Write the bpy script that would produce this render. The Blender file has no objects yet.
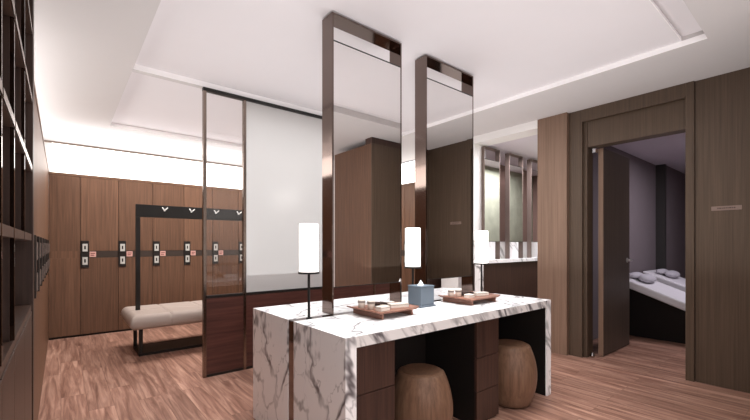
import bpy, bmesh, math, random
from mathutils import Vector, Matrix
random.seed(4)
C = bpy.context.scene.collection
PI = math.pi

# ------------------------------------------------------------------ materials
def new_mat(name):
    m = bpy.data.materials.new(name); m.use_nodes = True
    nt = m.node_tree; b = nt.nodes['Principled BSDF']
    return m, nt, b
def N(nt, t, **kw):
    n = nt.nodes.new(t)
    for k, v in kw.items(): setattr(n, k, v)
    return n
def lin(c):
    return tuple(((v/255)/12.92 if v/255 <= .04045 else ((v/255+.055)/1.055)**2.4) for v in c) + (1,)
def plain(name, c, rough=.5, metal=0, spec=.5, noise=.04):
    m, nt, b = new_mat(name)
    tc = N(nt, 'ShaderNodeTexCoord'); nz = N(nt, 'ShaderNodeTexNoise')
    nz.inputs['Scale'].default_value = 6; nz.inputs['Detail'].default_value = 3
    nt.links.new(tc.outputs['Object'], nz.inputs['Vector'])
    mx = N(nt, 'ShaderNodeMix', data_type='RGBA')
    c = lin(c)
    mx.inputs[6].default_value = tuple(v*(1-noise) for v in c[:3])+(1,)
    mx.inputs[7].default_value = tuple(min(1, v*(1+noise)) for v in c[:3])+(1,)
    nt.links.new(nz.outputs['Fac'], mx.inputs[0]); nt.links.new(mx.outputs[2], b.inputs['Base Color'])
    b.inputs['Roughness'].default_value = rough; b.inputs['Metallic'].default_value = metal
    b.inputs['Specular IOR Level'].default_value = spec
    return m
def wood(name, dark, light, rough=.4, grain=(60, 60, 1.6), spec=.4, vary=.12):
    m, nt, b = new_mat(name)
    tc = N(nt, 'ShaderNodeTexCoord'); mp = N(nt, 'ShaderNodeMapping'); mp.inputs['Scale'].default_value = grain
    oi = N(nt, 'ShaderNodeObjectInfo')
    ml = N(nt, 'ShaderNodeMath', operation='MULTIPLY'); ml.inputs[1].default_value = 37
    nt.links.new(oi.outputs['Random'], ml.inputs[0])
    nt.links.new(tc.outputs['Object'], mp.inputs['Vector'])
    ad = N(nt, 'ShaderNodeVectorMath', operation='ADD')
    nt.links.new(mp.outputs[0], ad.inputs[0]); nt.links.new(ml.outputs[0], ad.inputs[1])
    nz = N(nt, 'ShaderNodeTexNoise'); nz.inputs['Scale'].default_value = 1; nz.inputs['Detail'].default_value = 5
    nz.inputs['Roughness'].default_value = .65
    nt.links.new(ad.outputs[0], nz.inputs['Vector'])
    cr = N(nt, 'ShaderNodeValToRGB'); cr.color_ramp.elements[0].position = .32; cr.color_ramp.elements[1].position = .68
    cr.color_ramp.elements[0].color = lin(dark); cr.color_ramp.elements[1].color = lin(light)
    nt.links.new(nz.outputs['Fac'], cr.inputs[0])
    hv = N(nt, 'ShaderNodeHueSaturation')
    mr = N(nt, 'ShaderNodeMapRange'); mr.inputs[3].default_value = 1-vary; mr.inputs[4].default_value = 1+vary
    nt.links.new(oi.outputs['Random'], mr.inputs[0]); nt.links.new(mr.outputs[0], hv.inputs['Value'])
    nt.links.new(cr.outputs[0], hv.inputs['Color']); nt.links.new(hv.outputs[0], b.inputs['Base Color'])
    b.inputs['Roughness'].default_value = rough; b.inputs['Specular IOR Level'].default_value = spec
    bp = N(nt, 'ShaderNodeBump'); bp.inputs['Strength'].default_value = .06; bp.inputs['Distance'].default_value = .002
    nt.links.new(nz.outputs['Fac'], bp.inputs['Height']); nt.links.new(bp.outputs[0], b.inputs['Normal'])
    return m
def emit(name, c, s):
    m, nt, b = new_mat(name)
    b.inputs['Base Color'].default_value = lin(c)
    b.inputs['Emission Color'].default_value = lin(c); b.inputs['Emission Strength'].default_value = s
    return m
def metal(name, c, rough=.15): return plain(name, c, rough, 1.0, noise=.02)

def floor_mat():
    m, nt, b = new_mat('floor_planks')
    tc = N(nt, 'ShaderNodeTexCoord'); mp = N(nt, 'ShaderNodeMapping'); mp.inputs['Rotation'].default_value = (0, 0, PI/2)
    nt.links.new(tc.outputs['Object'], mp.inputs['Vector'])
    br = N(nt, 'ShaderNodeTexBrick'); br.offset = .37; br.inputs['Scale'].default_value = 1
    br.inputs['Brick Width'].default_value = 1.15; br.inputs['Row Height'].default_value = .155
    br.inputs['Mortar Size'].default_value = .0016; br.inputs['Mortar Smooth'].default_value = .3; br.inputs['Bias'].default_value = 0
    br.inputs['Color1'].default_value = (0, 0, 0, 1); br.inputs['Color2'].default_value = (1, 1, 1, 1); br.inputs['Mortar'].default_value = (.5, .5, .5, 1)
    nt.links.new(mp.outputs[0], br.inputs['Vector'])
    # grain: long along Y, distorted into cathedral figure, offset per plank
    mg = N(nt, 'ShaderNodeMapping'); mg.inputs['Scale'].default_value = (26, 1.6, 1)
    nt.links.new(tc.outputs['Object'], mg.inputs['Vector'])
    sc = N(nt, 'ShaderNodeVectorMath', operation='SCALE'); sc.inputs['Scale'].default_value = 9
    nt.links.new(br.outputs['Color'], sc.inputs[0])
    ad = N(nt, 'ShaderNodeVectorMath', operation='ADD'); nt.links.new(mg.outputs[0], ad.inputs[0]); nt.links.new(sc.outputs[0], ad.inputs[1])
    nz = N(nt, 'ShaderNodeTexNoise'); nz.inputs['Scale'].default_value = 1; nz.inputs['Detail'].default_value = 6
    nz.inputs['Roughness'].default_value = .62; nz.inputs['Distortion'].default_value = .7
    nt.links.new(ad.outputs[0], nz.inputs['Vector'])
    cr = N(nt, 'ShaderNodeValToRGB'); e = cr.color_ramp.elements
    e[0].position = .3; e[0].color = lin((106, 72, 60)); e[1].position = .7; e[1].color = lin((190, 150, 131))
    k = e.new(.5); k.color = lin((150, 112, 96))
    nt.links.new(nz.outputs['Fac'], cr.inputs[0])
    hv = N(nt, 'ShaderNodeHueSaturation'); mr = N(nt, 'ShaderNodeMapRange')
    mr.inputs[3].default_value = .86; mr.inputs[4].default_value = 1.12
    nt.links.new(br.outputs['Color'], mr.inputs[0]); nt.links.new(mr.outputs[0], hv.inputs['Value'])
    nt.links.new(cr.outputs[0], hv.inputs['Color'])
    mx = N(nt, 'ShaderNodeMix', data_type='RGBA', blend_type='MULTIPLY')
    mf = N(nt, 'ShaderNodeMath', operation='MULTIPLY'); mf.inputs[1].default_value = .6
    nt.links.new(br.outputs['Fac'], mf.inputs[0]); nt.links.new(mf.outputs[0], mx.inputs[0])
    nt.links.new(hv.outputs[0], mx.inputs[6]); mx.inputs[7].default_value = (.25, .18, .15, 1)
    nt.links.new(mx.outputs[2], b.inputs['Base Color'])
    b.inputs['Roughness'].default_value = .42; b.inputs['Specular IOR Level'].default_value = .35
    return m
def marble(name, vein=.035, dens=1.0, tint=(246, 243, 243)):
    m, nt, b = new_mat(name)
    tc = N(nt, 'ShaderNodeTexCoord'); m0 = N(nt, 'ShaderNodeMapping'); mp = N(nt, 'ShaderNodeMapping')
    m0.inputs['Rotation'].default_value = Vector((.75, .3, -1)).normalized().rotation_difference(Vector((0, 0, 1))).to_euler()
    nt.links.new(tc.outputs['Object'], m0.inputs['Vector'])
    mp.inputs['Scale'].default_value = (2.8*dens, 2.8*dens, .5*dens); mp.inputs['Location'].default_value = (1.7, .3, .2)
    nt.links.new(m0.outputs[0], mp.inputs['Vector'])
    def ridge(scale, width, dist, loc):
        a = N(nt, 'ShaderNodeVectorMath', operation='ADD'); a.inputs[1].default_value = loc
        nt.links.new(mp.outputs[0], a.inputs[0])
        n = N(nt, 'ShaderNodeTexNoise'); n.inputs['Scale'].default_value = scale; n.inputs['Detail'].default_value = 4
        n.inputs['Roughness'].default_value = .5; n.inputs['Distortion'].default_value = dist
        nt.links.new(a.outputs[0], n.inputs['Vector'])
        s = N(nt, 'ShaderNodeMath', operation='SUBTRACT'); s.inputs[1].default_value = .5; nt.links.new(n.outputs['Fac'], s.inputs[0])
        ab = N(nt, 'ShaderNodeMath', operation='ABSOLUTE'); nt.links.new(s.outputs[0], ab.inputs[0])
        r = N(nt, 'ShaderNodeMapRange', interpolation_type='SMOOTHSTEP'); r.inputs[1].default_value = 0; r.inputs[2].default_value = width
        r.inputs[3].default_value = 1; r.inputs[4].default_value = 0
        nt.links.new(ab.outputs[0], r.inputs[0]); return r
    r1 = ridge(1.2, vein, .25, (0, 0, 0)); r2 = ridge(3.0, vein*.8, .3, (4, 2, 7))
    # patchy veins: mask by broad noise
    mk = N(nt, 'ShaderNodeTexNoise'); mk.inputs['Scale'].default_value = 1.6
    nt.links.new(mp.outputs[0], mk.inputs['Vector'])
    mm = N(nt, 'ShaderNodeMapRange'); mm.inputs[1].default_value = .42; mm.inputs[2].default_value = .6
    nt.links.new(mk.outputs['Fac'], mm.inputs[0])
    m1 = N(nt, 'ShaderNodeMath', operation='MULTIPLY'); nt.links.new(r1.outputs[0], m1.inputs[0])
    mq = N(nt, 'ShaderNodeMapRange'); mq.inputs[3].default_value = .35; mq.inputs[4].default_value = 1
    nt.links.new(mm.outputs[0], mq.inputs[0]); nt.links.new(mq.outputs[0], m1.inputs[1])
    m2 = N(nt, 'ShaderNodeMath', operation='MULTIPLY'); nt.links.new(r2.outputs[0], m2.inputs[0]); nt.links.new(mm.outputs[0], m2.inputs[1])
    m2b = N(nt, 'ShaderNodeMath', operation='MULTIPLY'); m2b.inputs[1].default_value = .45; nt.links.new(m2.outputs[0], m2b.inputs[0])
    mxx = N(nt, 'ShaderNodeMath', operation='MAXIMUM'); nt.links.new(m1.outputs[0], mxx.inputs[0]); nt.links.new(m2b.outputs[0], mxx.inputs[1])
    mx = N(nt, 'ShaderNodeMix', data_type='RGBA'); nt.links.new(mxx.outputs[0], mx.inputs[0])
    mx.inputs[6].default_value = lin(tint); mx.inputs[7].default_value = lin((104, 98, 100))
    nt.links.new(mx.outputs[2], b.inputs['Base Color']); b.inputs['Roughness'].default_value = .22
    return m
def glass_mat():
    m, nt, b = new_mat('clear_glass'); nt.nodes.remove(b)
    out = nt.nodes['Material Output']
    tr = N(nt, 'ShaderNodeBsdfTransparent'); tr.inputs[0].default_value = (.99, .99, .99, 1)
    gl = N(nt, 'ShaderNodeBsdfGlossy'); gl.inputs['Roughness'].default_value = .01
    mx = N(nt, 'ShaderNodeMixShader'); mx.inputs[0].default_value = .045
    nt.links.new(tr.outputs[0], mx.inputs[1]); nt.links.new(gl.outputs[0], mx.inputs[2]); nt.links.new(mx.outputs[0], out.inputs[0])
    return m

M = dict(
    floor=floor_mat(),
    soffit=plain('soffit_paint_shaded', (204, 199, 198), .9, noise=.01), ceiling=plain('tray_paint_lit', (226, 221, 223), .9, noise=.01),  # soffit greyed and trays lightened: cove-light contrast put into the colours
    white_wall=plain('white_wall_paint', (226, 222, 220), .9, noise=.01),
    locker=wood('locker_veneer', (86, 61, 47), (114, 83, 64), .42),
    wall_wood=wood('wall_veneer', (68, 54, 44), (87, 71, 58), .45, grain=(90, 90, 1.4), vary=.04),
    column=wood('column_veneer', (104, 82, 68), (128, 102, 86), .45, grain=(90, 90, 1.2), vary=.03),
    dark_wood=wood('dark_walnut', (48, 33, 29), (72, 50, 42), .35, vary=.08),
    mahogany=wood('reddish_dark_veneer', (62, 36, 31), (88, 53, 46), .35, grain=(2, 40, 40), vary=.06),
    shelf=wood('shelf_veneer', (48, 35, 29), (68, 50, 42), .4, vary=.06),
    shelf_side=wood('shelf_dark', (40, 29, 25), (60, 44, 38), .4, vary=.06),
    stool=wood('stool_wood', (92, 67, 52), (122, 92, 73), .38, grain=(50, 50, 1.6), vary=.04),
    door=wood('door_veneer', (64, 54, 48), (84, 72, 63), .5, grain=(90, 90, 1.4), vary=.02),
    tray=wood('tray_wood', (112, 77, 64), (146, 104, 88), .45, grain=(40, 4, 40), vary=.04),
    marble=marble('veined_marble', .026, .85), marble_dark=marble('heavily_veined_marble', .06, 1.7, (226, 222, 220)),
    bronze=metal('polished_dark_bronze', (122, 108, 102), .08), edge=metal('bronze_edge', (150, 136, 126), .25),
    black=plain('black_metal', (24, 22, 20), .45), nearblack=plain('dark_plinth', (20, 17, 16), .7),
    chrome=metal('chrome', (205, 205, 205), .2), mirror=metal('mirror_silver', (240, 239, 238), .005),
    glass=glass_mat(), frosted=plain('white_backed_glass', (180, 176, 174), .12, noise=.005),
    leather=plain('cream_leather', (166, 151, 142), .45), stitch=plain('leather_seam', (138, 124, 116), .7),
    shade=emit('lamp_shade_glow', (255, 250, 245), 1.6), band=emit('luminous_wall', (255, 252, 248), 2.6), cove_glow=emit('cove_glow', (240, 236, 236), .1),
    dark_band=plain('dark_lock_strip', (58, 48, 42), .4), plate=plain('lock_plate_black', (30, 26, 24), .35),
    tag=plain('pink_number_tag', (205, 158, 148), .5), ink=plain('tag_ink', (120, 70, 64), .6),
    lock=plain('pale_steel', (196, 194, 188), .4, .2), brown_metal=plain('brown_metal', (112, 97, 90), .3, .3), handle=plain('satin_steel', (190, 184, 182), .3, .4),
    hook=plain('white_hook', (235, 232, 228), .35), grey_leather=plain('slate_leather', (92, 102, 112), .5),
    tissue=plain('tissue_paper', (245, 245, 245), .9), cream=plain('cream_card', (226, 216, 206), .7),
    bristle=plain('dark_brush', (52, 38, 34), .5), lilac=plain('lilac_grey_plaster', (126, 116, 119), .8),
    lilac_ceiling=plain('lilac_ceiling', (205, 196, 206), .9), darkgreen=plain('dark_grey_panel', (62, 60, 58), .6),
    bed=plain('white_bed_shell', (232, 228, 232), .4), towel=plain('grey_towel', (190, 186, 192), .95),
    stone=plain('green_stone', (150, 152, 134), .6, noise=.3), sign=plain('sign_bronze', (124, 104, 95), .4),
    sign_dark=plain('sign_letters', (66, 48, 42), .5), umber=plain('wet_room_brown', (120, 96, 88), .6),
    black_base=plain('black_bed_base', (14, 12, 12), .6),
)

# ------------------------------------------------------------------ geometry helpers
def box(bm, x0, x1, y0, y1, z0, z1):
    v = [bm.verts.new((x, y, z)) for x in (x0, x1) for y in (y0, y1) for z in (z0, z1)]
    for f in ((0, 1, 3, 2), (4, 6, 7, 5), (0, 4, 5, 1), (2, 3, 7, 6), (0, 2, 6, 4), (1, 5, 7, 3)):
        bm.faces.new([v[i] for i in f])
def lathe(bm, prof, cx=0, cy=0, n=40, caps=True):
    rings = []
    for r, z in prof:
        rings.append([bm.verts.new((cx+r*math.cos(2*PI*i/n), cy+r*math.sin(2*PI*i/n), z)) for i in range(n)])
    for a, b in zip(rings, rings[1:]):
        for i in range(n): bm.faces.new([a[i], a[(i+1) % n], b[(i+1) % n], b[i]])
    if caps:
        bm.faces.new(rings[0][::-1]); bm.faces.new(rings[-1])
def cyl_between(bm, p, q, r, n=12):
    p, q = Vector(p), Vector(q); d = q-p; rot = d.to_track_quat('Z', 'Y').to_matrix()
    A = [bm.verts.new(p+rot@Vector((r*math.cos(2*PI*i/n), r*math.sin(2*PI*i/n), 0))) for i in range(n)]
    B = [bm.verts.new(q+rot@Vector((r*math.cos(2*PI*i/n), r*math.sin(2*PI*i/n), 0))) for i in range(n)]
    for i in range(n): bm.faces.new([A[i], A[(i+1) % n], B[(i+1) % n], B[i]])
    bm.faces.new(A[::-1]); bm.faces.new(B)
def obj(name, bm, mat, parent=None, bevel=0, smooth=False, loc=None, sub=0):
    bmesh.ops.recalc_face_normals(bm, faces=bm.faces)
    me = bpy.data.meshes.new(name); bm.to_mesh(me); bm.free()
    o = bpy.data.objects.new(name, me); C.objects.link(o)
    me.materials.append(M[mat] if isinstance(mat, str) else mat)
    if parent: o.parent = parent
    if loc: o.location = loc
    if bevel:
        b = o.modifiers.new('bevel', 'BEVEL'); b.width = bevel; b.segments = 2; b.limit_method = 'ANGLE'
    if sub:
        s = o.modifiers.new('sub', 'SUBSURF'); s.levels = sub; s.render_levels = sub
    if smooth:
        for p in me.polygons: p.use_smooth = True
    return o
def boxes(name, lst, mat, parent=None, bevel=0, loc=None):
    bm = bmesh.new()
    for b in lst: box(bm, *b)
    return obj(name, bm, mat, parent, bevel, loc=loc)
def bx(name, b, mat, parent=None, bevel=0): return boxes(name, [b], mat, parent, bevel)
def tag(o, label, cat, group=None):
    o['label'] = label; o['category'] = cat
    if group: o['group'] = group
    return o
def thing(name, label, cat, loc=(0, 0, 0), rz=0, group=None):
    o = bpy.data.objects.new(name, None); o.empty_display_size = .1; C.objects.link(o)
    o.location = loc; o.rotation_euler = (0, 0, rz)
    return tag(o, label, cat, group)
def struct(name, lst, mat, bevel=0, parent=None):
    o = boxes(name, lst if isinstance(lst[0], (tuple, list)) else [lst], mat, parent, bevel)
    if not parent: o['kind'] = 'structure'
    return o
def dup(root, loc, rz, label, group=None):
    def rec(o, par):
        c = o.copy(); C.objects.link(c); c.parent = par
        for ch in list(o.children): rec(ch, c)
        return c
    r = rec(root, None); r.location = loc; r.rotation_euler = (0, 0, rz); r['label'] = label
    if group: r['group'] = group
    return r

# ------------------------------------------------------------------ room shell
XR, CZ = 4.31, 2.64
struct('floor', (-1.3, 10, -3.2, 7.4, -.1, 0), 'floor')
# ceiling: soffit with two shallow raised trays, a beam between them
T = dict(x0=.455, x1=3.485, y0=.59, y1=3.66, yb=3.72, y2=5.62)
def ceiling():
    z, t = CZ, 2.85
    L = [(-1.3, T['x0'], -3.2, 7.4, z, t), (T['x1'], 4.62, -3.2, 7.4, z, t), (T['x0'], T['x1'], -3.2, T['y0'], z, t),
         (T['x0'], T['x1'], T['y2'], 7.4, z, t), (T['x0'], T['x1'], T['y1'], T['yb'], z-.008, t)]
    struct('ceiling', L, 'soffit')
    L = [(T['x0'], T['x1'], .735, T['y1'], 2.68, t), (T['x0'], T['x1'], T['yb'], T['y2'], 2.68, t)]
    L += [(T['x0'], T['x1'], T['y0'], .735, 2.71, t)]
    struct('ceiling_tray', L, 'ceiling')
    struct('trim_6', [(T['x1']-.004, T['x1']-.0001, T['y0'], T['y1'], CZ, 2.68), (T['x0'], T['x1']-.005, T['y1']-.004, T['y1']-.0001, CZ-.006, 2.68), (T['x0'], T['x1']-.005, T['y2']-.004, T['y2']-.0001, CZ, 2.68), (T['x0']+.02, T['x1']-.02, .736-.004, .7355, 2.68, 2.70)], 'cove_glow')  # thin emissive strips that paint cove light onto the tray steps
ceiling()
# left wall and the luminous wall strips above the lockers
struct('wall_left', (-1.3, -.68, -3.2, 7.4, 0, CZ), 'white_wall')
struct('wall_back', (-.68, 4.62, 6.97, 7.1, 0, CZ), 'white_wall')
for i, b in enumerate([(-.1, 4.6, 6.945, 6.968, 2.0, 2.615), (-.678, -.672, 2.95, 6.97, 2.0, 2.615), (4.585, 4.6, 3.75, 6.94, 2.0, 2.615)]):
    struct('trim_%d' % (i+1), b, 'band')
struct('trim_7', [(-.66, 4.58, 6.92, 6.9445, 2.6155, 2.639)], 'edge')  # dark strip standing in for the shadow gap under the ceiling
struct('wall_front', (-.68, 3.2, -3.2, -3.05, 0, CZ), 'white_wall')
# projecting wood block beside the photographer (seen in the mirrors)
struct('wall_block', [(3.2, XR+.17, -.80, .08, 0, 2.56)], 'locker')
struct('wall_block_face', [(3.2, XR, .0801, .1, 0, 2.56)], 'wall_wood')
struct('trim_4', [(3.2, XR, -.04, .1, 2.5601, CZ), ], 'dark_wood')
struct('wall_side', [(3.6, 4.48, -3.2, -.72, 0, CZ)], 'white_wall')
# right wall with door opening
struct('wall_right', [(XR, XR+.17, .1, .815, 0, CZ)], 'wall_wood')
struct('trim_5', [(XR-.022, XR-.001, .8155, .877, 0, CZ), (XR-.022, XR-.001, 1.749, 1.885, 0, CZ), (XR-.022, XR-.001, .877, 1.749, 2.51, CZ)], 'wall_wood', .002)
struct('wall_header', [(XR+.03, XR+.17, .878, 1.749, 2.244, CZ), (XR, XR+.17, .8155, .8775, 0, CZ), (XR+.02, XR+.17, 1.715, 1.885, 0, CZ)], 'wall_wood', .002)
struct('wall_column', [(4.235, 4.48, 1.886, 2.215, 0, CZ)], 'column', .002)
# wet room opening: lintel, white jamb
struct('wall_lintel', [(4.235, 4.48, 2.2155, 3.085, 2.545, CZ)], 'white_wall')
struct('wall_jamb', [(4.235, 4.48, 3.0855, 3.655, 1.26, CZ), (4.235, 4.48, 3.35, 3.655, 0, 1.2599)], 'white_wall')
# wet room shell
struct('wall_wet_near', [(4.481, 7.2, 2.16, 2.22, 0, 2.56)], 'stone')
struct('wall_wet_far', [(4.481, 7.2, 3.66, 3.719, 0, 2.56)], 'umber')
struct('wall_wet_end', [(7.2, 7.3, 2.16, 3.72, 0, 2.56)], 'umber')
struct('ceiling_wet', [(4.481, 7.3, 2.16, 3.72, 2.56, 2.7)], 'lilac_ceiling')
# treatment room shell
struct('wall_treatment_left', [(4.481, 7.78, 1.99, 2.159, 0, 2.55)], 'lilac')
struct('wall_treatment_return', [(7.78, 7.86, 1.86, 2.159, 0, 2.55)], 'darkgreen')
struct('wall_treatment_rear', [(7.861, 10, 1.88, 2.159, 0, 2.55)], 'lilac')
struct('wall_treatment_end', [(9.8, 10, -3.2, 1.879, 0, 2.55)], 'lilac')
struct('wall_treatment_front', [(4.481, 9.8, -3.2, -3.1, 0, 2.55)], 'lilac')
struct('ceiling_treatment', [(4.481, 10, -3.2, 2.159, 2.55, 2.7)], 'lilac_ceiling')

# door leaf, open at a right angle into the treatment room
d = struct('door_1', [(4.485, 5.28, 1.612, 1.66, .008, 2.238)], 'door', .002)
bx('door_edge_lipping', (4.478, 4.4849, 1.612, 1.66, .008, 2.238), 'column', d)
bm = bmesh.new(); cyl_between(bm, (5.19, 1.612, 1.02), (5.19, 1.562, 1.02), .012); cyl_between(bm, (5.195, 1.566, 1.02), (5.07, 1.566, 1.02), .011)
h = obj('door_handle', bm, 'handle', d, smooth=True)
bm = bmesh.new(); cyl_between(bm, (5.19, 1.612, 1.02), (5.19, 1.604, 1.02), .028, 24); obj('handle_rose', bm, 'handle', h)
bx('pivot_bracket', (4.40, 4.47, 1.66, 1.69, 2.19, 2.235), 'chrome', d)
bm = bmesh.new(); lathe(bm, [(.022, 0), (.022, .02), (.014, .03), (.014, .045), (.004, .05)], 4.40, 1.69, 20)
tag(obj('door_stop', bm, 'chrome', smooth=True), 'small metal door stop on the floor at the foot of the open door', 'door stop')

# door sign
s = thing('door_sign', 'slim bronze nameplate fixed on the dark wood wall right of the door', 'sign', (XR, .61, 1.51))
bx('plate', (-.006, 0, -.095, .095, -.018, .018), 'sign', s, .001)
bm = bmesh.new(); x = .055
for w in (.008, .012, .007, .011, .009, .006, .013, .008, .01):
    box(bm, -.0075, -.006, x-w, x, -.004, .005); x -= w+.0035
obj('lettering', bm, 'sign_dark', s)

# ------------------------------------------------------------------ lockers
PW = .415
def make_locker(w, label, group, lk='lock'):
    t = thing('locker', label, 'locker', (0, 0, 0), 0, group)
    g = .0025
    bx('carcass', (0, w, .022, .55, 0, 2.125), 'dark_wood', t)
    bx('plinth', (0, w, .008, .0219, 0, .024), 'nearblack', t)
    bx('upper_door', (g, w-g, 0, .0219, 1.122, 2.09), 'locker', t, .001)
    bx('lower_door', (g, w-g, 0, .0219, .027, 1.03), 'locker', t, .001)
    bx('top_trim', (0, w, -.004, .0219, 2.093, 2.125), 'locker', t)
    if w > .4:
        bx('lock_strip', (.17, w, .004, .0219, 1.033, 1.119), 'dark_band', t)
        p = bx('lock_plate', (.0, .088, -.012, -.0001, .90, 1.256), 'plate', t, .002)
        bx('strip_backing', (.0, .17, .006, .0219, 1.033, 1.119), 'dark_band', p)
        for z in (1.165, .99):
            r = boxes('lock', [(.020, .037, -.018, -.0121, z-.05, z+.05), (.055, .074, -.018, -.0121, z-.05, z+.05),
                               (.037, .055, -.018, -.0121, z+.024, z+.05), (.037, .055, -.018, -.0121, z-.05, z-.022)], lk, p, .001)
        n = bx('number_tag', (.095, .165, -.006, .0059, 1.04, 1.112), 'tag', t, .001)
        boxes('tag_lettering', [(.106, .154, -.007, -.006, 1.082, 1.094), (.106, .145, -.007, -.006, 1.058, 1.070)], 'ink', n)
    else:
        bx('filler_panel', (g, w-g, .001, .0219, 1.03, 1.122), 'locker', t)
    return t
YB = 6.33
gB, gL, gR = 'lockers along the back wall', 'lockers along the left wall', 'lockers along the right end of the aisle'
corner = make_locker(.318, 'narrow plain wooden corner unit without a lock, left end of the back wall', gB)
corner.location = (-.12, YB, 0)
names = ['wooden locker whose black lock plate is leftmost on the back wall', 'second wooden locker with lock plate from the left on the back wall',
         'third wooden locker with lock plate from the left on the back wall', 'fourth wooden locker with lock plate on the back wall, between two coat hooks',
         'fifth wooden locker on the back wall, seen through the clear partition pane edge', 'wooden locker on the back wall with lock plate behind the clear partition pane',
         'wooden locker on the back wall hidden behind the white partition panel, left one', 'wooden locker on the back wall behind the middle of the white partition panel',
         'wooden locker on the back wall nearest the right end']
L0 = make_locker(PW, names[0], gB); L0.location = (.198, YB, 0)
for i in range(1, 9): dup(L0, (.198+PW*i, YB, 0), 0, names[i], gB)
ln = ['wooden locker on the left wall right behind the tall shelf unit', 'second wooden locker on the left wall beyond the shelf unit', 'third wooden locker on the left wall beyond the shelf unit',
      'fourth wooden locker on the left wall beyond the shelf unit', 'fifth wooden locker on the left wall beyond the shelf unit', 'sixth wooden locker on the left wall',
      'seventh wooden locker on the left wall']
ln = ln[:7]+['eighth wooden locker on the left wall, one before the corner one', 'last wooden locker on the left wall, next to the corner']
L1 = make_locker(.432, ln[0], gL, 'brown_metal'); L1.location = (-.12, 2.43, 0); L1.rotation_euler = (0, 0, PI/2)
for i in range(1, 9): dup(L1, (-.12, 2.43+.432*i, 0), PI/2, ln[i], gL)
rn = ['wooden locker at the aisle end seen between the two tall mirrors, deepest one', 'second deepest wooden locker at the aisle end', 'third deepest wooden locker at the aisle end',
      'wooden locker at the aisle end, third from its near side', 'wooden locker at the aisle end, second from its near side', 'wooden locker at the aisle end nearest the wet room']
for i in range(6): dup(L0, (4.02, YB-.06-PW*i, 0), -PI/2, rn[i], gR)

# ------------------------------------------------------------------ tall shelf unit at far left
def shelf_unit():
    x0, x1 = -.6, -.1
    t = thing('shelf_unit', 'tall dark wood open shelf unit with metal edged shelves at the left edge', 'shelf', (x1, 1.9, 0))
    def w(b): return (b[0]-x1, b[1]-x1, b[2]-1.9, b[3]-1.9, b[4], b[5])
    ys = [.4, .8, 1.19, 1.49, 1.89, 2.33]
    bx('back_panel', w((x0, x0+.02, .4, 2.33, .93, CZ-.01)), 'shelf', t)
    for y in ys[:-1]:
        zb = 1.25 if y == 1.89 else .93
        bx('divider', w((x0+.021, x1-.012, y-.011, y+.011, zb, CZ-.01)), 'shelf_side', t)
        bx('metal_edging', w((x1-.0119, x1-.002, y-.006, y+.006, zb, CZ-.01)), 'bronze', t)
    bx('end_panel', w((x0, x1+.002, 2.331, 2.42, 0, CZ-.01)), 'shelf_side', t, .002)
    for z in (1.235, 1.545, 1.855, 2.165, 2.475):
        for a, b in zip(ys, ys[1:]):
            bx('shelf_board', w((x0+.021, x1-.003, a+.012, b-.012, z-.014, z+.014)), 'shelf', t)
            if z > 1.3: bx('metal_edging', w((x1-.0029, x1, a+.012, b-.012, z-.012, z+.012)), 'edge', t)
    bx('base_top', w((x0, x1-.004, .4, 2.33, .905, .929)), 'shelf', t)
    bx('base_cabinet', w((x0, x1-.02, .4, 2.33, 0, .904)), 'dark_wood', t)
    for a, b in zip(ys, ys[1:]): bx('cabinet_door', w((x1-.0199, x1-.002, a+.003, b-.003, .04, .90)), 'shelf', t, .001)
shelf_unit()

# ------------------------------------------------------------------ glass partition
def partition():
    X0, X1, Y, ZT = .99, 3.33, 3.66, 2.625
    t = thing('glass_partition', 'tall glazed partition with clear panes, white panel and dark wood base', 'partition', (X0, Y, 0))
    W = X1-X0; a, b = .365, W-.365
    def P(x0, x1): return (x0, x1)
    for x in (0, a, b, W-.028): bx('post', (x, x+.028, -.02, .02, 0, ZT-.03), 'edge', t, .002)
    bx('top_rail', (0, W, -.024, .024, ZT-.03, ZT), 'black', t, .002)
    for (u, v) in ((.0285, a-.0005), (a+.0285, b-.0005), (b+.0285, W-.0285)):
        bx('middle_rail', (u, v, -.018, .018, .715, .74), 'black', t, .002)
        p = bx('wood_base_panel', (u, v, -.015, .015, .025, .7145), 'mahogany', t)
        bx('bottom_rail', (u, v, -.018, .018, 0, .0245), 'black', t)
    bx('clear_pane', (.0285, a-.0005, -.004, .004, .7405, ZT-.0305), 'glass', t)
    bx('white_panel', (a+.0285, b-.0005, -.006, .006, .7405, ZT-.0305), 'frosted', t)
    bx('clear_pane', (b+.0285, W-.0285, -.004, .004, .7405, ZT-.0305), 'glass', t)
partition()

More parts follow.
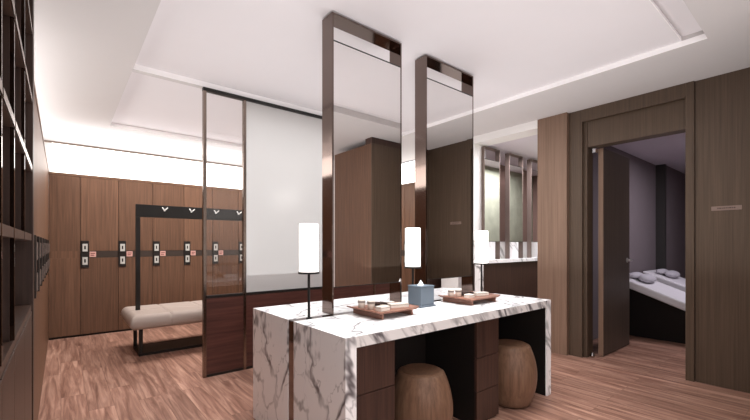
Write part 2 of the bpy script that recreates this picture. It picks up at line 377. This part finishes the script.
# ------------------------------------------------------------------ bench and coat rack
def bench():
    t = thing('bench', 'cream tufted leather bench on a black steel frame before the lockers', 'bench', (.56, 5.01, 0))
    W, D = 1.48, .40
    # cushion with sunken seam lines
    bm = bmesh.new(); nx, ny = 120, 60
    def hgt(x, y):
        s = 0
        for sx in (W/4, W/2, 3*W/4): s = max(s, math.exp(-((x-sx)/.009)**2))
        s = max(s, math.exp(-((y)/.009)**2))
        e = min(x, W-x, y+D, D-y)
        return .47-.012*s - .035*max(0, 1-e/.05)**2
    top = [[bm.verts.new((W*i/nx, -D+2*D*j/ny, hgt(W*i/nx, -D+2*D*j/ny))) for j in range(ny+1)] for i in range(nx+1)]
    for i in range(nx):
        for j in range(ny): bm.faces.new([top[i][j], top[i+1][j], top[i+1][j+1], top[i][j+1]])
    loop = [top[i][0] for i in range(nx+1)]+[top[nx][j] for j in range(1, ny+1)]+[top[i][ny] for i in range(nx-1, -1, -1)]+[top[0][j] for j in range(ny-1, 0, -1)]
    cx = W/2; prev = loop
    for z, o in ((.39, .012), (.35, .01), (.32, -.012)):
        ring = []
        for v in loop:
            dx = o if v.co.x > W-1e-4 else (-o if v.co.x < 1e-4 else 0); dy = o if v.co.y > D-1e-4 else (-o if v.co.y < -D+1e-4 else 0)
            ring.append(bm.verts.new((v.co.x+dx, v.co.y+dy, z)))
        for i in range(len(loop)): k = (i+1) % len(loop); bm.faces.new([prev[k], prev[i], ring[i], ring[k]])
        prev = ring
    bm.faces.new(prev)
    c = obj('cushion', bm, 'leather', t, smooth=True)
    [bx('seam', (sx-.0015, sx+.0015, -D-.0135, -D-.010, .325, .395), 'stitch', c) for sx in (W/4, W/2, 3*W/4)]
    for x in (.09, W-.125):
        for y in (-.22, .185): bx('leg', (x, x+.035, y, y+.035, .03, .319), 'black', t, .002)
    boxes('foot_frame', [(.09, W-.09, -.22, -.185, 0, .0299), (.09, W-.09, .185, .22, 0, .0299), (.09, .125, -.1849, .1849, 0, .0299), (W-.125, W-.09, -.1849, .1849, 0, .0299)], 'black', t)
    for sx in (W/4, W/2, 3*W/4): bx('seam', (sx-.002, sx+.002, -D+.03, D-.03, .452, .4605), 'stitch', c)
    bx('seam', (.03, W-.03, -.002, .002, .452, .4605), 'stitch', c)
    bx('lower_shelf', (.126, W-.126, -.184, .184, .012, .028), 'black', t)
bench()
def rack():
    t = thing('coat_rack', 'black steel coat rack rail standing over the bench with white hooks', 'coat rack', (.645, 5.01, .4703))
    W = 1.26
    for x in (0, W-.045): bx('post', (x, x+.045, -.012, .012, 0, 1.0449), 'black', t, .002)
    bx('rail', (0, W, -.014, .014, 1.045, 1.188), 'black', t, .002)
    for x in (.285, .575, .86, 1.145):
        bm = bmesh.new()
        cyl_between(bm, (x, -.03, 1.13), (x-.028, -.055, 1.16), .0065, 8); cyl_between(bm, (x, -.03, 1.13), (x+.028, -.055, 1.16), .0065, 8)
        cyl_between(bm, (x, -.0145, 1.13), (x, -.034, 1.13), .009, 8)
        obj('hook', bm, 'hook', t, smooth=True)
rack()

# ------------------------------------------------------------------ vanity
V0, V1 = 1.035, 3.045
def slab(name, y0, y1, label):
    t = thing(name, label, 'worktop', (V0, y0, 0), 0, 'marble worktops of the vanity')
    W, D = V1-V0, y1-y0
    bx('marble_top', (0, W, 0, D, .705, .76), 'marble', t)
    bx('marble_end_panel', (0, .065, 0, D, 0, .7049), 'marble', t)
    bx('marble_end_panel', (W-.065, W, 0, D, 0, .7049), 'marble', t)
    bx('knee_darkening_sheet', (W-.069, W-.0655, .012, D-.002, 0, .7045), 'nearblack', t)  # black sheet added over the marble to darken the knee space
    return t
f = slab('marble_worktop', 1.48, 1.999, 'white veined marble waterfall worktop, near half, carrying the trays')
bx('front_edge_strip', (.0655, V1-V0-.0655, -.0008, 0, .705, .759), 'marble_dark', f)
slab('marble_worktop', 2.071, 2.60, 'white veined marble waterfall worktop, far half behind the tall mirrors')
tag(boxes('divider_strip', [(V0+.004, V1-.004, 2.0, 2.07, 0, .758)], 'bronze'), 'dark bronze strip running between the two marble worktop halves', 'divider')
def pedestal(x0, x1, label):
    t = thing('drawer_unit', label, 'drawer unit', (x0, 1.52, 0), 0, 'drawer units under the near worktop')
    w = x1-x0
    bx('carcass', (.002, w-.002, .02, .46, 0, .703), 'nearblack', t)
    for a, b in ((.02, .225), (.229, .448), (.452, .700)): bx('drawer', (0, w, 0, .0199, a, b), 'dark_wood', t, .0015)
pedestal(1.102, 1.385, 'dark walnut three drawer unit beside the near marble end')
pedestal(2.116, 2.367, 'dark walnut three drawer unit between the two barrel stools')
tag(bx('modesty_panel', (1.105, 2.975, 1.985, 1.998, 0, .704), 'nearblack'), 'black back panel closing the knee space under the worktop', 'panel')
def stool(x, y, label):
    t = thing('barrel_stool', label, 'stool', (x, y, 0), random.random()*3, 'barrel stools at the vanity')
    pr = []
    for k in range(17):
        u = k/16; z = .012+.43*u
        pr.append((.135+.055*math.sin(PI*min(1, max(0, (u*.96+.02))))**.85, z))
    pr += [(.128, .449), (.118, .452)]
    bm = bmesh.new(); lathe(bm, pr, n=64); o = obj('body', bm, 'stool', t, smooth=True)
    bm = bmesh.new(); lathe(bm, [(.117, .4515), (.117, .4545), (.112, .456)], n=48); obj('seat_top', bm, 'stool', t)
    bm = bmesh.new(); lathe(bm, [(.12, 0), (.125, .0119)], n=48); obj('foot_ring', bm, 'nearblack', t)
stool(1.67, 1.60, 'round brown wooden barrel stool nearest the camera, left one')
stool(2.65, 1.60, 'round brown wooden barrel stool right of the middle drawer unit')

def tall_mirror(name, label, loc, w, zb, zt, d, pb, pt, group, fm='bronze'):
    t = thing(name, label, 'mirror', loc, 0, group); k = .012
    bx('side_plate', (0, k, 0, d, 0, zt-zb-k), fm, t, .001)
    bx('side_plate', (w-k, w, 0, d, 0, zt-zb-k), fm, t, .001)
    bx('top_plate', (0, w, 0, d, zt-zb-k+.0001, zt-zb), fm, t, .001)
    m = bx('mirror_glass', (k+.0005, w-k-.0005, .001, d-.001, pb-zb, pt-zb), 'mirror', t)
    bx('edge_trim', (k+.0005, w-k-.0005, -.001, d+.001, pt-zb+.0002, pt-zb+.007), 'black', m); bx('edge_trim', (k+.0005, w-k-.0005, -.001, d+.001, pb-zb-.005, pb-zb-.0002), 'black', m)
    return t
gm = 'tall bronze framed mirrors on the vanity'
tall_mirror('standing_mirror', 'tall bronze framed mirror on the vanity, left and nearer one', (1.318, 2.03, .76), .60, .76, 2.668, .12, .935, 2.488, gm)
tall_mirror('standing_mirror', 'tall bronze framed mirror on the vanity, right and farther one', (2.175, 2.03, .76), .60, .76, 2.668, .12, .935, 2.488, gm)
def lamp(x, y, label):
    t = thing('table_lamp', label, 'lamp', (x, y, .759), 0, 'cylindrical table lamps on the vanity')
    bm = bmesh.new(); lathe(bm, [(.018, 0), (.018, .005), (.008, .008), (.008, .268)], n=20); obj('stem', bm, 'black', t, smooth=False)
    bm = bmesh.new(); lathe(bm, [(.064, .2682), (.064, .280)], n=40); obj('lamp_holder', bm, 'black', t)
    bm = bmesh.new(); lathe(bm, [(.056, .2802), (.0575, .284), (.0575, .563), (.054, .568)], n=40); obj('lamp_shade', bm, 'shade', t, smooth=False)
lamp(1.155, 2.035, 'white cylinder table lamp on black stem left of the nearer mirror')
lamp(2.037, 2.035, 'white cylinder table lamp between the two tall mirrors behind tissue box')
lamp(2.90, 2.035, 'white cylinder table lamp right of the farther tall mirror')

# tissue box
t = thing('tissue_box', 'slate blue leather tissue cover box between the two wooden trays', 'tissue box', (2.01, 1.925, .761))
bx('base_flange', (-.078, .078, -.075, .075, 0, .012), 'grey_leather', t, .002)
bx('cover', (-.068, .068, -.065, .065, .0121, .142), 'grey_leather', t, .003)
boxes('lid_rim', [(-.07, .07, -.067, .067, .1421, .149)], 'grey_leather', t, .002)
bm = bmesh.new()
b0 = [bm.verts.new(((.028+.006*math.sin(5*a))*math.cos(a), (.016+.003*math.cos(4*a))*math.sin(a), .149)) for a in [2*PI*i/20 for i in range(20)]]
b1 = [bm.verts.new(((.013+.004*math.sin(3*a+1))*math.cos(a), (.010)*math.sin(a), .168)) for a in [2*PI*i/20 for i in range(20)]]
tp = bm.verts.new((-.004, 0, .188))
for i in range(20):
    bm.faces.new([b0[i], b0[(i+1) % 20], b1[(i+1) % 20], b1[i]]); bm.faces.new([b1[i], b1[(i+1) % 20], tp])
obj('tissue', bm, 'tissue', t)

# wooden trays with toiletries
def tray(x, y, w, d, label):
    t = thing('wooden_tray', label, 'tray', (x, y, .761), 0, 'raised wooden trays on the vanity')
    bm = bmesh.new()
    # board with upturned left and right lips
    pr = [(-.018, .046), (.012, .034), (w-.012, .034), (w+.018, .046), (w+.015, .053), (w-.014, .043), (.014, .043), (-.015, .053)]
    A = [bm.verts.new((px, 0, pz)) for px, pz in pr]; B = [bm.verts.new((px, d, pz)) for px, pz in pr]
    for i in range(8): bm.faces.new([A[i], A[(i+1) % 8], B[(i+1) % 8], B[i]])
    bm.faces.new(A[::-1]); bm.faces.new(B)
    obj('tray_board', bm, 'tray', t)
    for xx in (.03, w-.042): bx('runner', (xx, xx+.012, .006, d-.006, 0, .0338), 'tray', t, .001)
tray(1.425, 1.70, .315, .30, 'reddish raised wooden tray with toiletries, nearer, left of the tissue box')
tray(2.275, 1.69, .36, .29, 'reddish raised wooden tray with toiletries, farther, right of the tissue box')
ZT = .8045
def cup(x, y, label, r=.024, h=.062):
    t = thing('cup', label, 'cup', (x, y, ZT), 0, 'small cups on the trays')
    bm = bmesh.new(); lathe(bm, [(r*.86, 0), (r, h), (r*.9, h), (r*.78, .004)], n=24, caps=False)
    bm.faces.new([v for v in bm.verts if abs(v.co.z) < 1e-6]); obj('bowl', bm, 'cream', t, smooth=True)
    bm = bmesh.new(); lathe(bm, [(r*1.02, h*.55), (r*1.03, h*.8)], n=24, caps=False); obj('sleeve', bm, 'stitch', t)
def carton(x, y, rz, s, label):
    t = thing('toiletry_box', label, 'box', (x, y, ZT), rz, 'small cream toiletry cartons on the trays')
    bx('carton', (-s[0]/2, s[0]/2, -s[1]/2, s[1]/2, 0, s[2]), 'cream', t, .002)
    bx('lid_line', (-s[0]/2-.0005, s[0]/2+.0005, -s[1]/2-.0005, s[1]/2+.0005, s[2]*.62, s[2]*.68), 'bristle', t)
def brush(x, y, rz, label):
    t = thing('hair_brush', label, 'brush', (x, y, ZT), rz, 'dark hair brushes on the trays')
    bm = bmesh.new(); bmesh.ops.create_uvsphere(bm, u_segments=20, v_segments=10, radius=1); bmesh.ops.scale(bm, vec=(.045, .026, .009), verts=bm.verts)
    bmesh.ops.translate(bm, vec=(0, 0, .026), verts=bm.verts); obj('head', bm, 'bristle', t, smooth=True)
    boxes('bristles', [(-.03+.012*i, -.027+.012*i, -.014+.009*j, -.011+.009*j, .002, .022) for i in range(6) for j in range(4)], 'black', t)
    bm = bmesh.new(); cyl_between(bm, (.04, 0, .026), (.13, 0, .009), .008, 10); obj('handle', bm, 'bristle', t, smooth=True)
cup(1.455, 1.905, 'small cream cup at the rear left of the nearer tray'); cup(1.475, 1.835, 'small cream cup in front of another on the nearer tray')
carton(1.50, 1.755, .1, (.075, .05, .028), 'small cream carton at the front of the nearer tray')
brush(1.545, 1.885, -.15, 'dark oval hair brush lying in the middle of nearer tray')
carton(1.66, 1.79, -.25, (.13, .05, .026), 'long cream carton lying at the right of the nearer tray')
carton(1.66, 1.90, -.1, (.10, .035, .022), 'narrow cream carton at the rear right of the nearer tray')
cup(2.315, 1.90, 'small cream cup at the rear left of the farther tray'); cup(2.36, 1.865, 'small cream cup second from left on the farther tray')
carton(2.375, 1.775, .1, (.07, .05, .026), 'small cream carton at the front of the farther tray')
brush(2.43, 1.86, -.4, 'dark oval hair brush lying in the middle of farther tray')
carton(2.555, 1.80, -.22, (.12, .05, .024), 'long cream carton lying at the right of the farther tray')

# ------------------------------------------------------------------ wet room vanity beyond the column
t = thing('washstand', 'high marble topped washstand with dark wood front beyond the column', 'washstand', (4.24, 2.98, 0))
bx('marble_ledge', (0, 2.6, 0, .34, .955, 1.0), 'marble', t)
bx('wood_front', (.05, 2.6, .02, .10, 0, .9549), 'dark_wood', t)
bx('marble_end_panel', (0, .0495, .0, .10, 0, .9549), 'marble', t)
bx('marble_upstand', (.06, 2.6, .24, .28, 1.0001, 1.25), 'marble', t)
gw = 'bronze framed mirrors on the washstand'
for i, lb in enumerate(['narrow framed mirror on the washstand, nearest the white jamb', 'middle framed mirror on the washstand beyond the column', 'framed mirror on the washstand half hidden by the wood column']):
    tall_mirror('washstand_mirror', lb, (4.395+.612*i, 3.04, 1.0002), .375, 1.0, 2.53, .07, 1.25, 2.36, gw, 'brown_metal')

# ------------------------------------------------------------------ treatment beds
def bed(x, label):
    t = thing('treatment_bed', label, 'bed', (x, 1.95, 0), 0, 'white treatment beds beyond the door')
    w = .75
    pr = [(0, .80), (-.17, .742), (-.4, .655), (-.62, .57), (-.78, .51), (-.95, .462), (-1.2, .428), (-1.6, .42), (-1.95, .44), (-2.1, .47)]
    bm = bmesh.new(); L, R_ = [], []
    und = [(y, z-.105+.02*min(1, max(0, -y-1.6)/.5)) for y, z in pr][::-1]
    out = pr+und
    A = [bm.verts.new((0, y, z)) for y, z in out]; B = [bm.verts.new((w, y, z)) for y, z in out]
    n = len(out)
    for i in range(n): bm.faces.new([A[i], A[(i+1) % n], B[(i+1) % n], B[i]])
    bm.faces.new(A[::-1]); bm.faces.new(B)
    obj('shell', bm, 'bed', t, bevel=.02)
    bm = bmesh.new(); A = []
    pts = [(-.005, .0), (-.005, .69), (-.4, .545), (-.78, .40), (-1.2, .32), (-1.5, .31), (-1.5, 0)]
    A = [bm.verts.new((.1, y, z)) for y, z in pts]; B = [bm.verts.new((w-.1, y, z)) for y, z in pts]
    n = len(pts)
    for i in range(n): bm.faces.new([A[i], A[(i+1) % n], B[(i+1) % n], B[i]])
    bm.faces.new(A[::-1]); bm.faces.new(B); obj('base', bm, 'black_base', t)
    # head cushion made of rolled towel, laid across
    p = thing('head_cushion', 'grey folded towel cushion at the head of the %s bed' % ('nearer' if x < 6 else 'farther'), 'pillow', (x+w/2, 1.74, .728), 0, 'head cushions on the beds')
    p.rotation_euler = (.35, 0, 0)
    for i, (yy, r) in enumerate(((.06, .05), (-.07, .065))):
        bm = bmesh.new(); bmesh.ops.create_uvsphere(bm, u_segments=24, v_segments=14, radius=1)
        for v in bm.verts:
            v.co = Vector((math.copysign(abs(v.co.x)**.55, v.co.x)*.21, v.co.y*r*1.25+yy, v.co.z*r*.75+r*.74))
        obj('towel_roll', bm, 'towel', p, smooth=True)
bed(5.75, 'white sloping treatment bed on a black base, nearer one through the doorway')
bed(6.95, 'white sloping treatment bed, farther one through the doorway')

# ------------------------------------------------------------------ lights
def area(name, loc, rot, size, power, col=(1, 1, 1), vis=False, spread=None):
    l = bpy.data.lights.new(name, 'AREA'); l.shape = 'RECTANGLE'; l.size, l.size_y = size; l.energy = power; l.color = col
    if spread: l.spread = spread
    o = bpy.data.objects.new(name, l); C.objects.link(o); o.location = loc; o.rotation_euler = rot
    o.visible_camera = vis; o.visible_glossy = vis
    return o
area('tray_fill', (1.9, 1.9, 2.62), (0, 0, 0), (2.4, 2.4), 95, (.97, .99, 1))  # unseen overhead fill added below the tray, no fixture there
area('aisle_fill', (1.6, 5.2, 2.60), (0, 0, 0), (3.0, .9), 90, (1, .98, .95))  # unseen overhead fill added along the locker aisle
area('room_fill', (1.2, -2.6, 1.5), (PI/2, 0, -.15), (3.4, 2.0), 46, (1, .98, .98))
area('ceiling_up_fill', (1.9, 2.4, .9), (PI, 0, 0), (4.2, 5.0), 74, (.955, .99, 1))  # unseen lamp added in mid-air to brighten the ceiling
area('wet_light', (5.4, 2.65, 2.5), (0, 0, 0), (1.6, .5), 80, (.93, .92, 1))
area('treatment_light', (6.4, .6, 2.5), (0, 0, 0), (.8, .8), 34, (.95, .9, 1))
area('left_cove_light', (-.42, 5.0, 2.2), (PI, -.5, 0), (.3, 3.2), 13, (1, 1, 1))
area('back_cove_light', (1.9, 6.3, 2.16), (PI+.45, 0, 0), (4.0, .3), 34, (1, 1, 1))
area('side_fill', (-.04, -1.1, 1.5), (PI/2, 0, math.radians(-62)), (1.8, 1.8), 34, (1, 1, 1))
area('counter_fill', (2.05, 1.95, 2.62), (0, 0, 0), (1.5, .7), 24, (1, 1, 1), spread=math.radians(75))  # unseen narrow fill added to whiten the worktop
w = bpy.data.worlds.new('world'); bpy.context.scene.world = w; w.use_nodes = True
w.node_tree.nodes['Background'].inputs[0].default_value = (.9, .9, 1, 1); w.node_tree.nodes['Background'].inputs[1].default_value = .3

# ------------------------------------------------------------------ camera
cam = bpy.data.cameras.new('camera'); co = bpy.data.objects.new('camera', cam); C.objects.link(co)
F = 382.523; th = math.radians(50.6186)
cam.sensor_fit = 'HORIZONTAL'; cam.sensor_width = 36; cam.lens = F/750*36; cam.shift_y = 35/750; cam.clip_start = .05
co.location = (0, 0, 1.2); co.rotation_euler = (PI/2, 0, th-PI/2)
sc = bpy.context.scene; sc.camera = co
sc.view_settings.view_transform = 'Standard'; sc.view_settings.look = 'None'
sc.cycles.max_bounces = 10
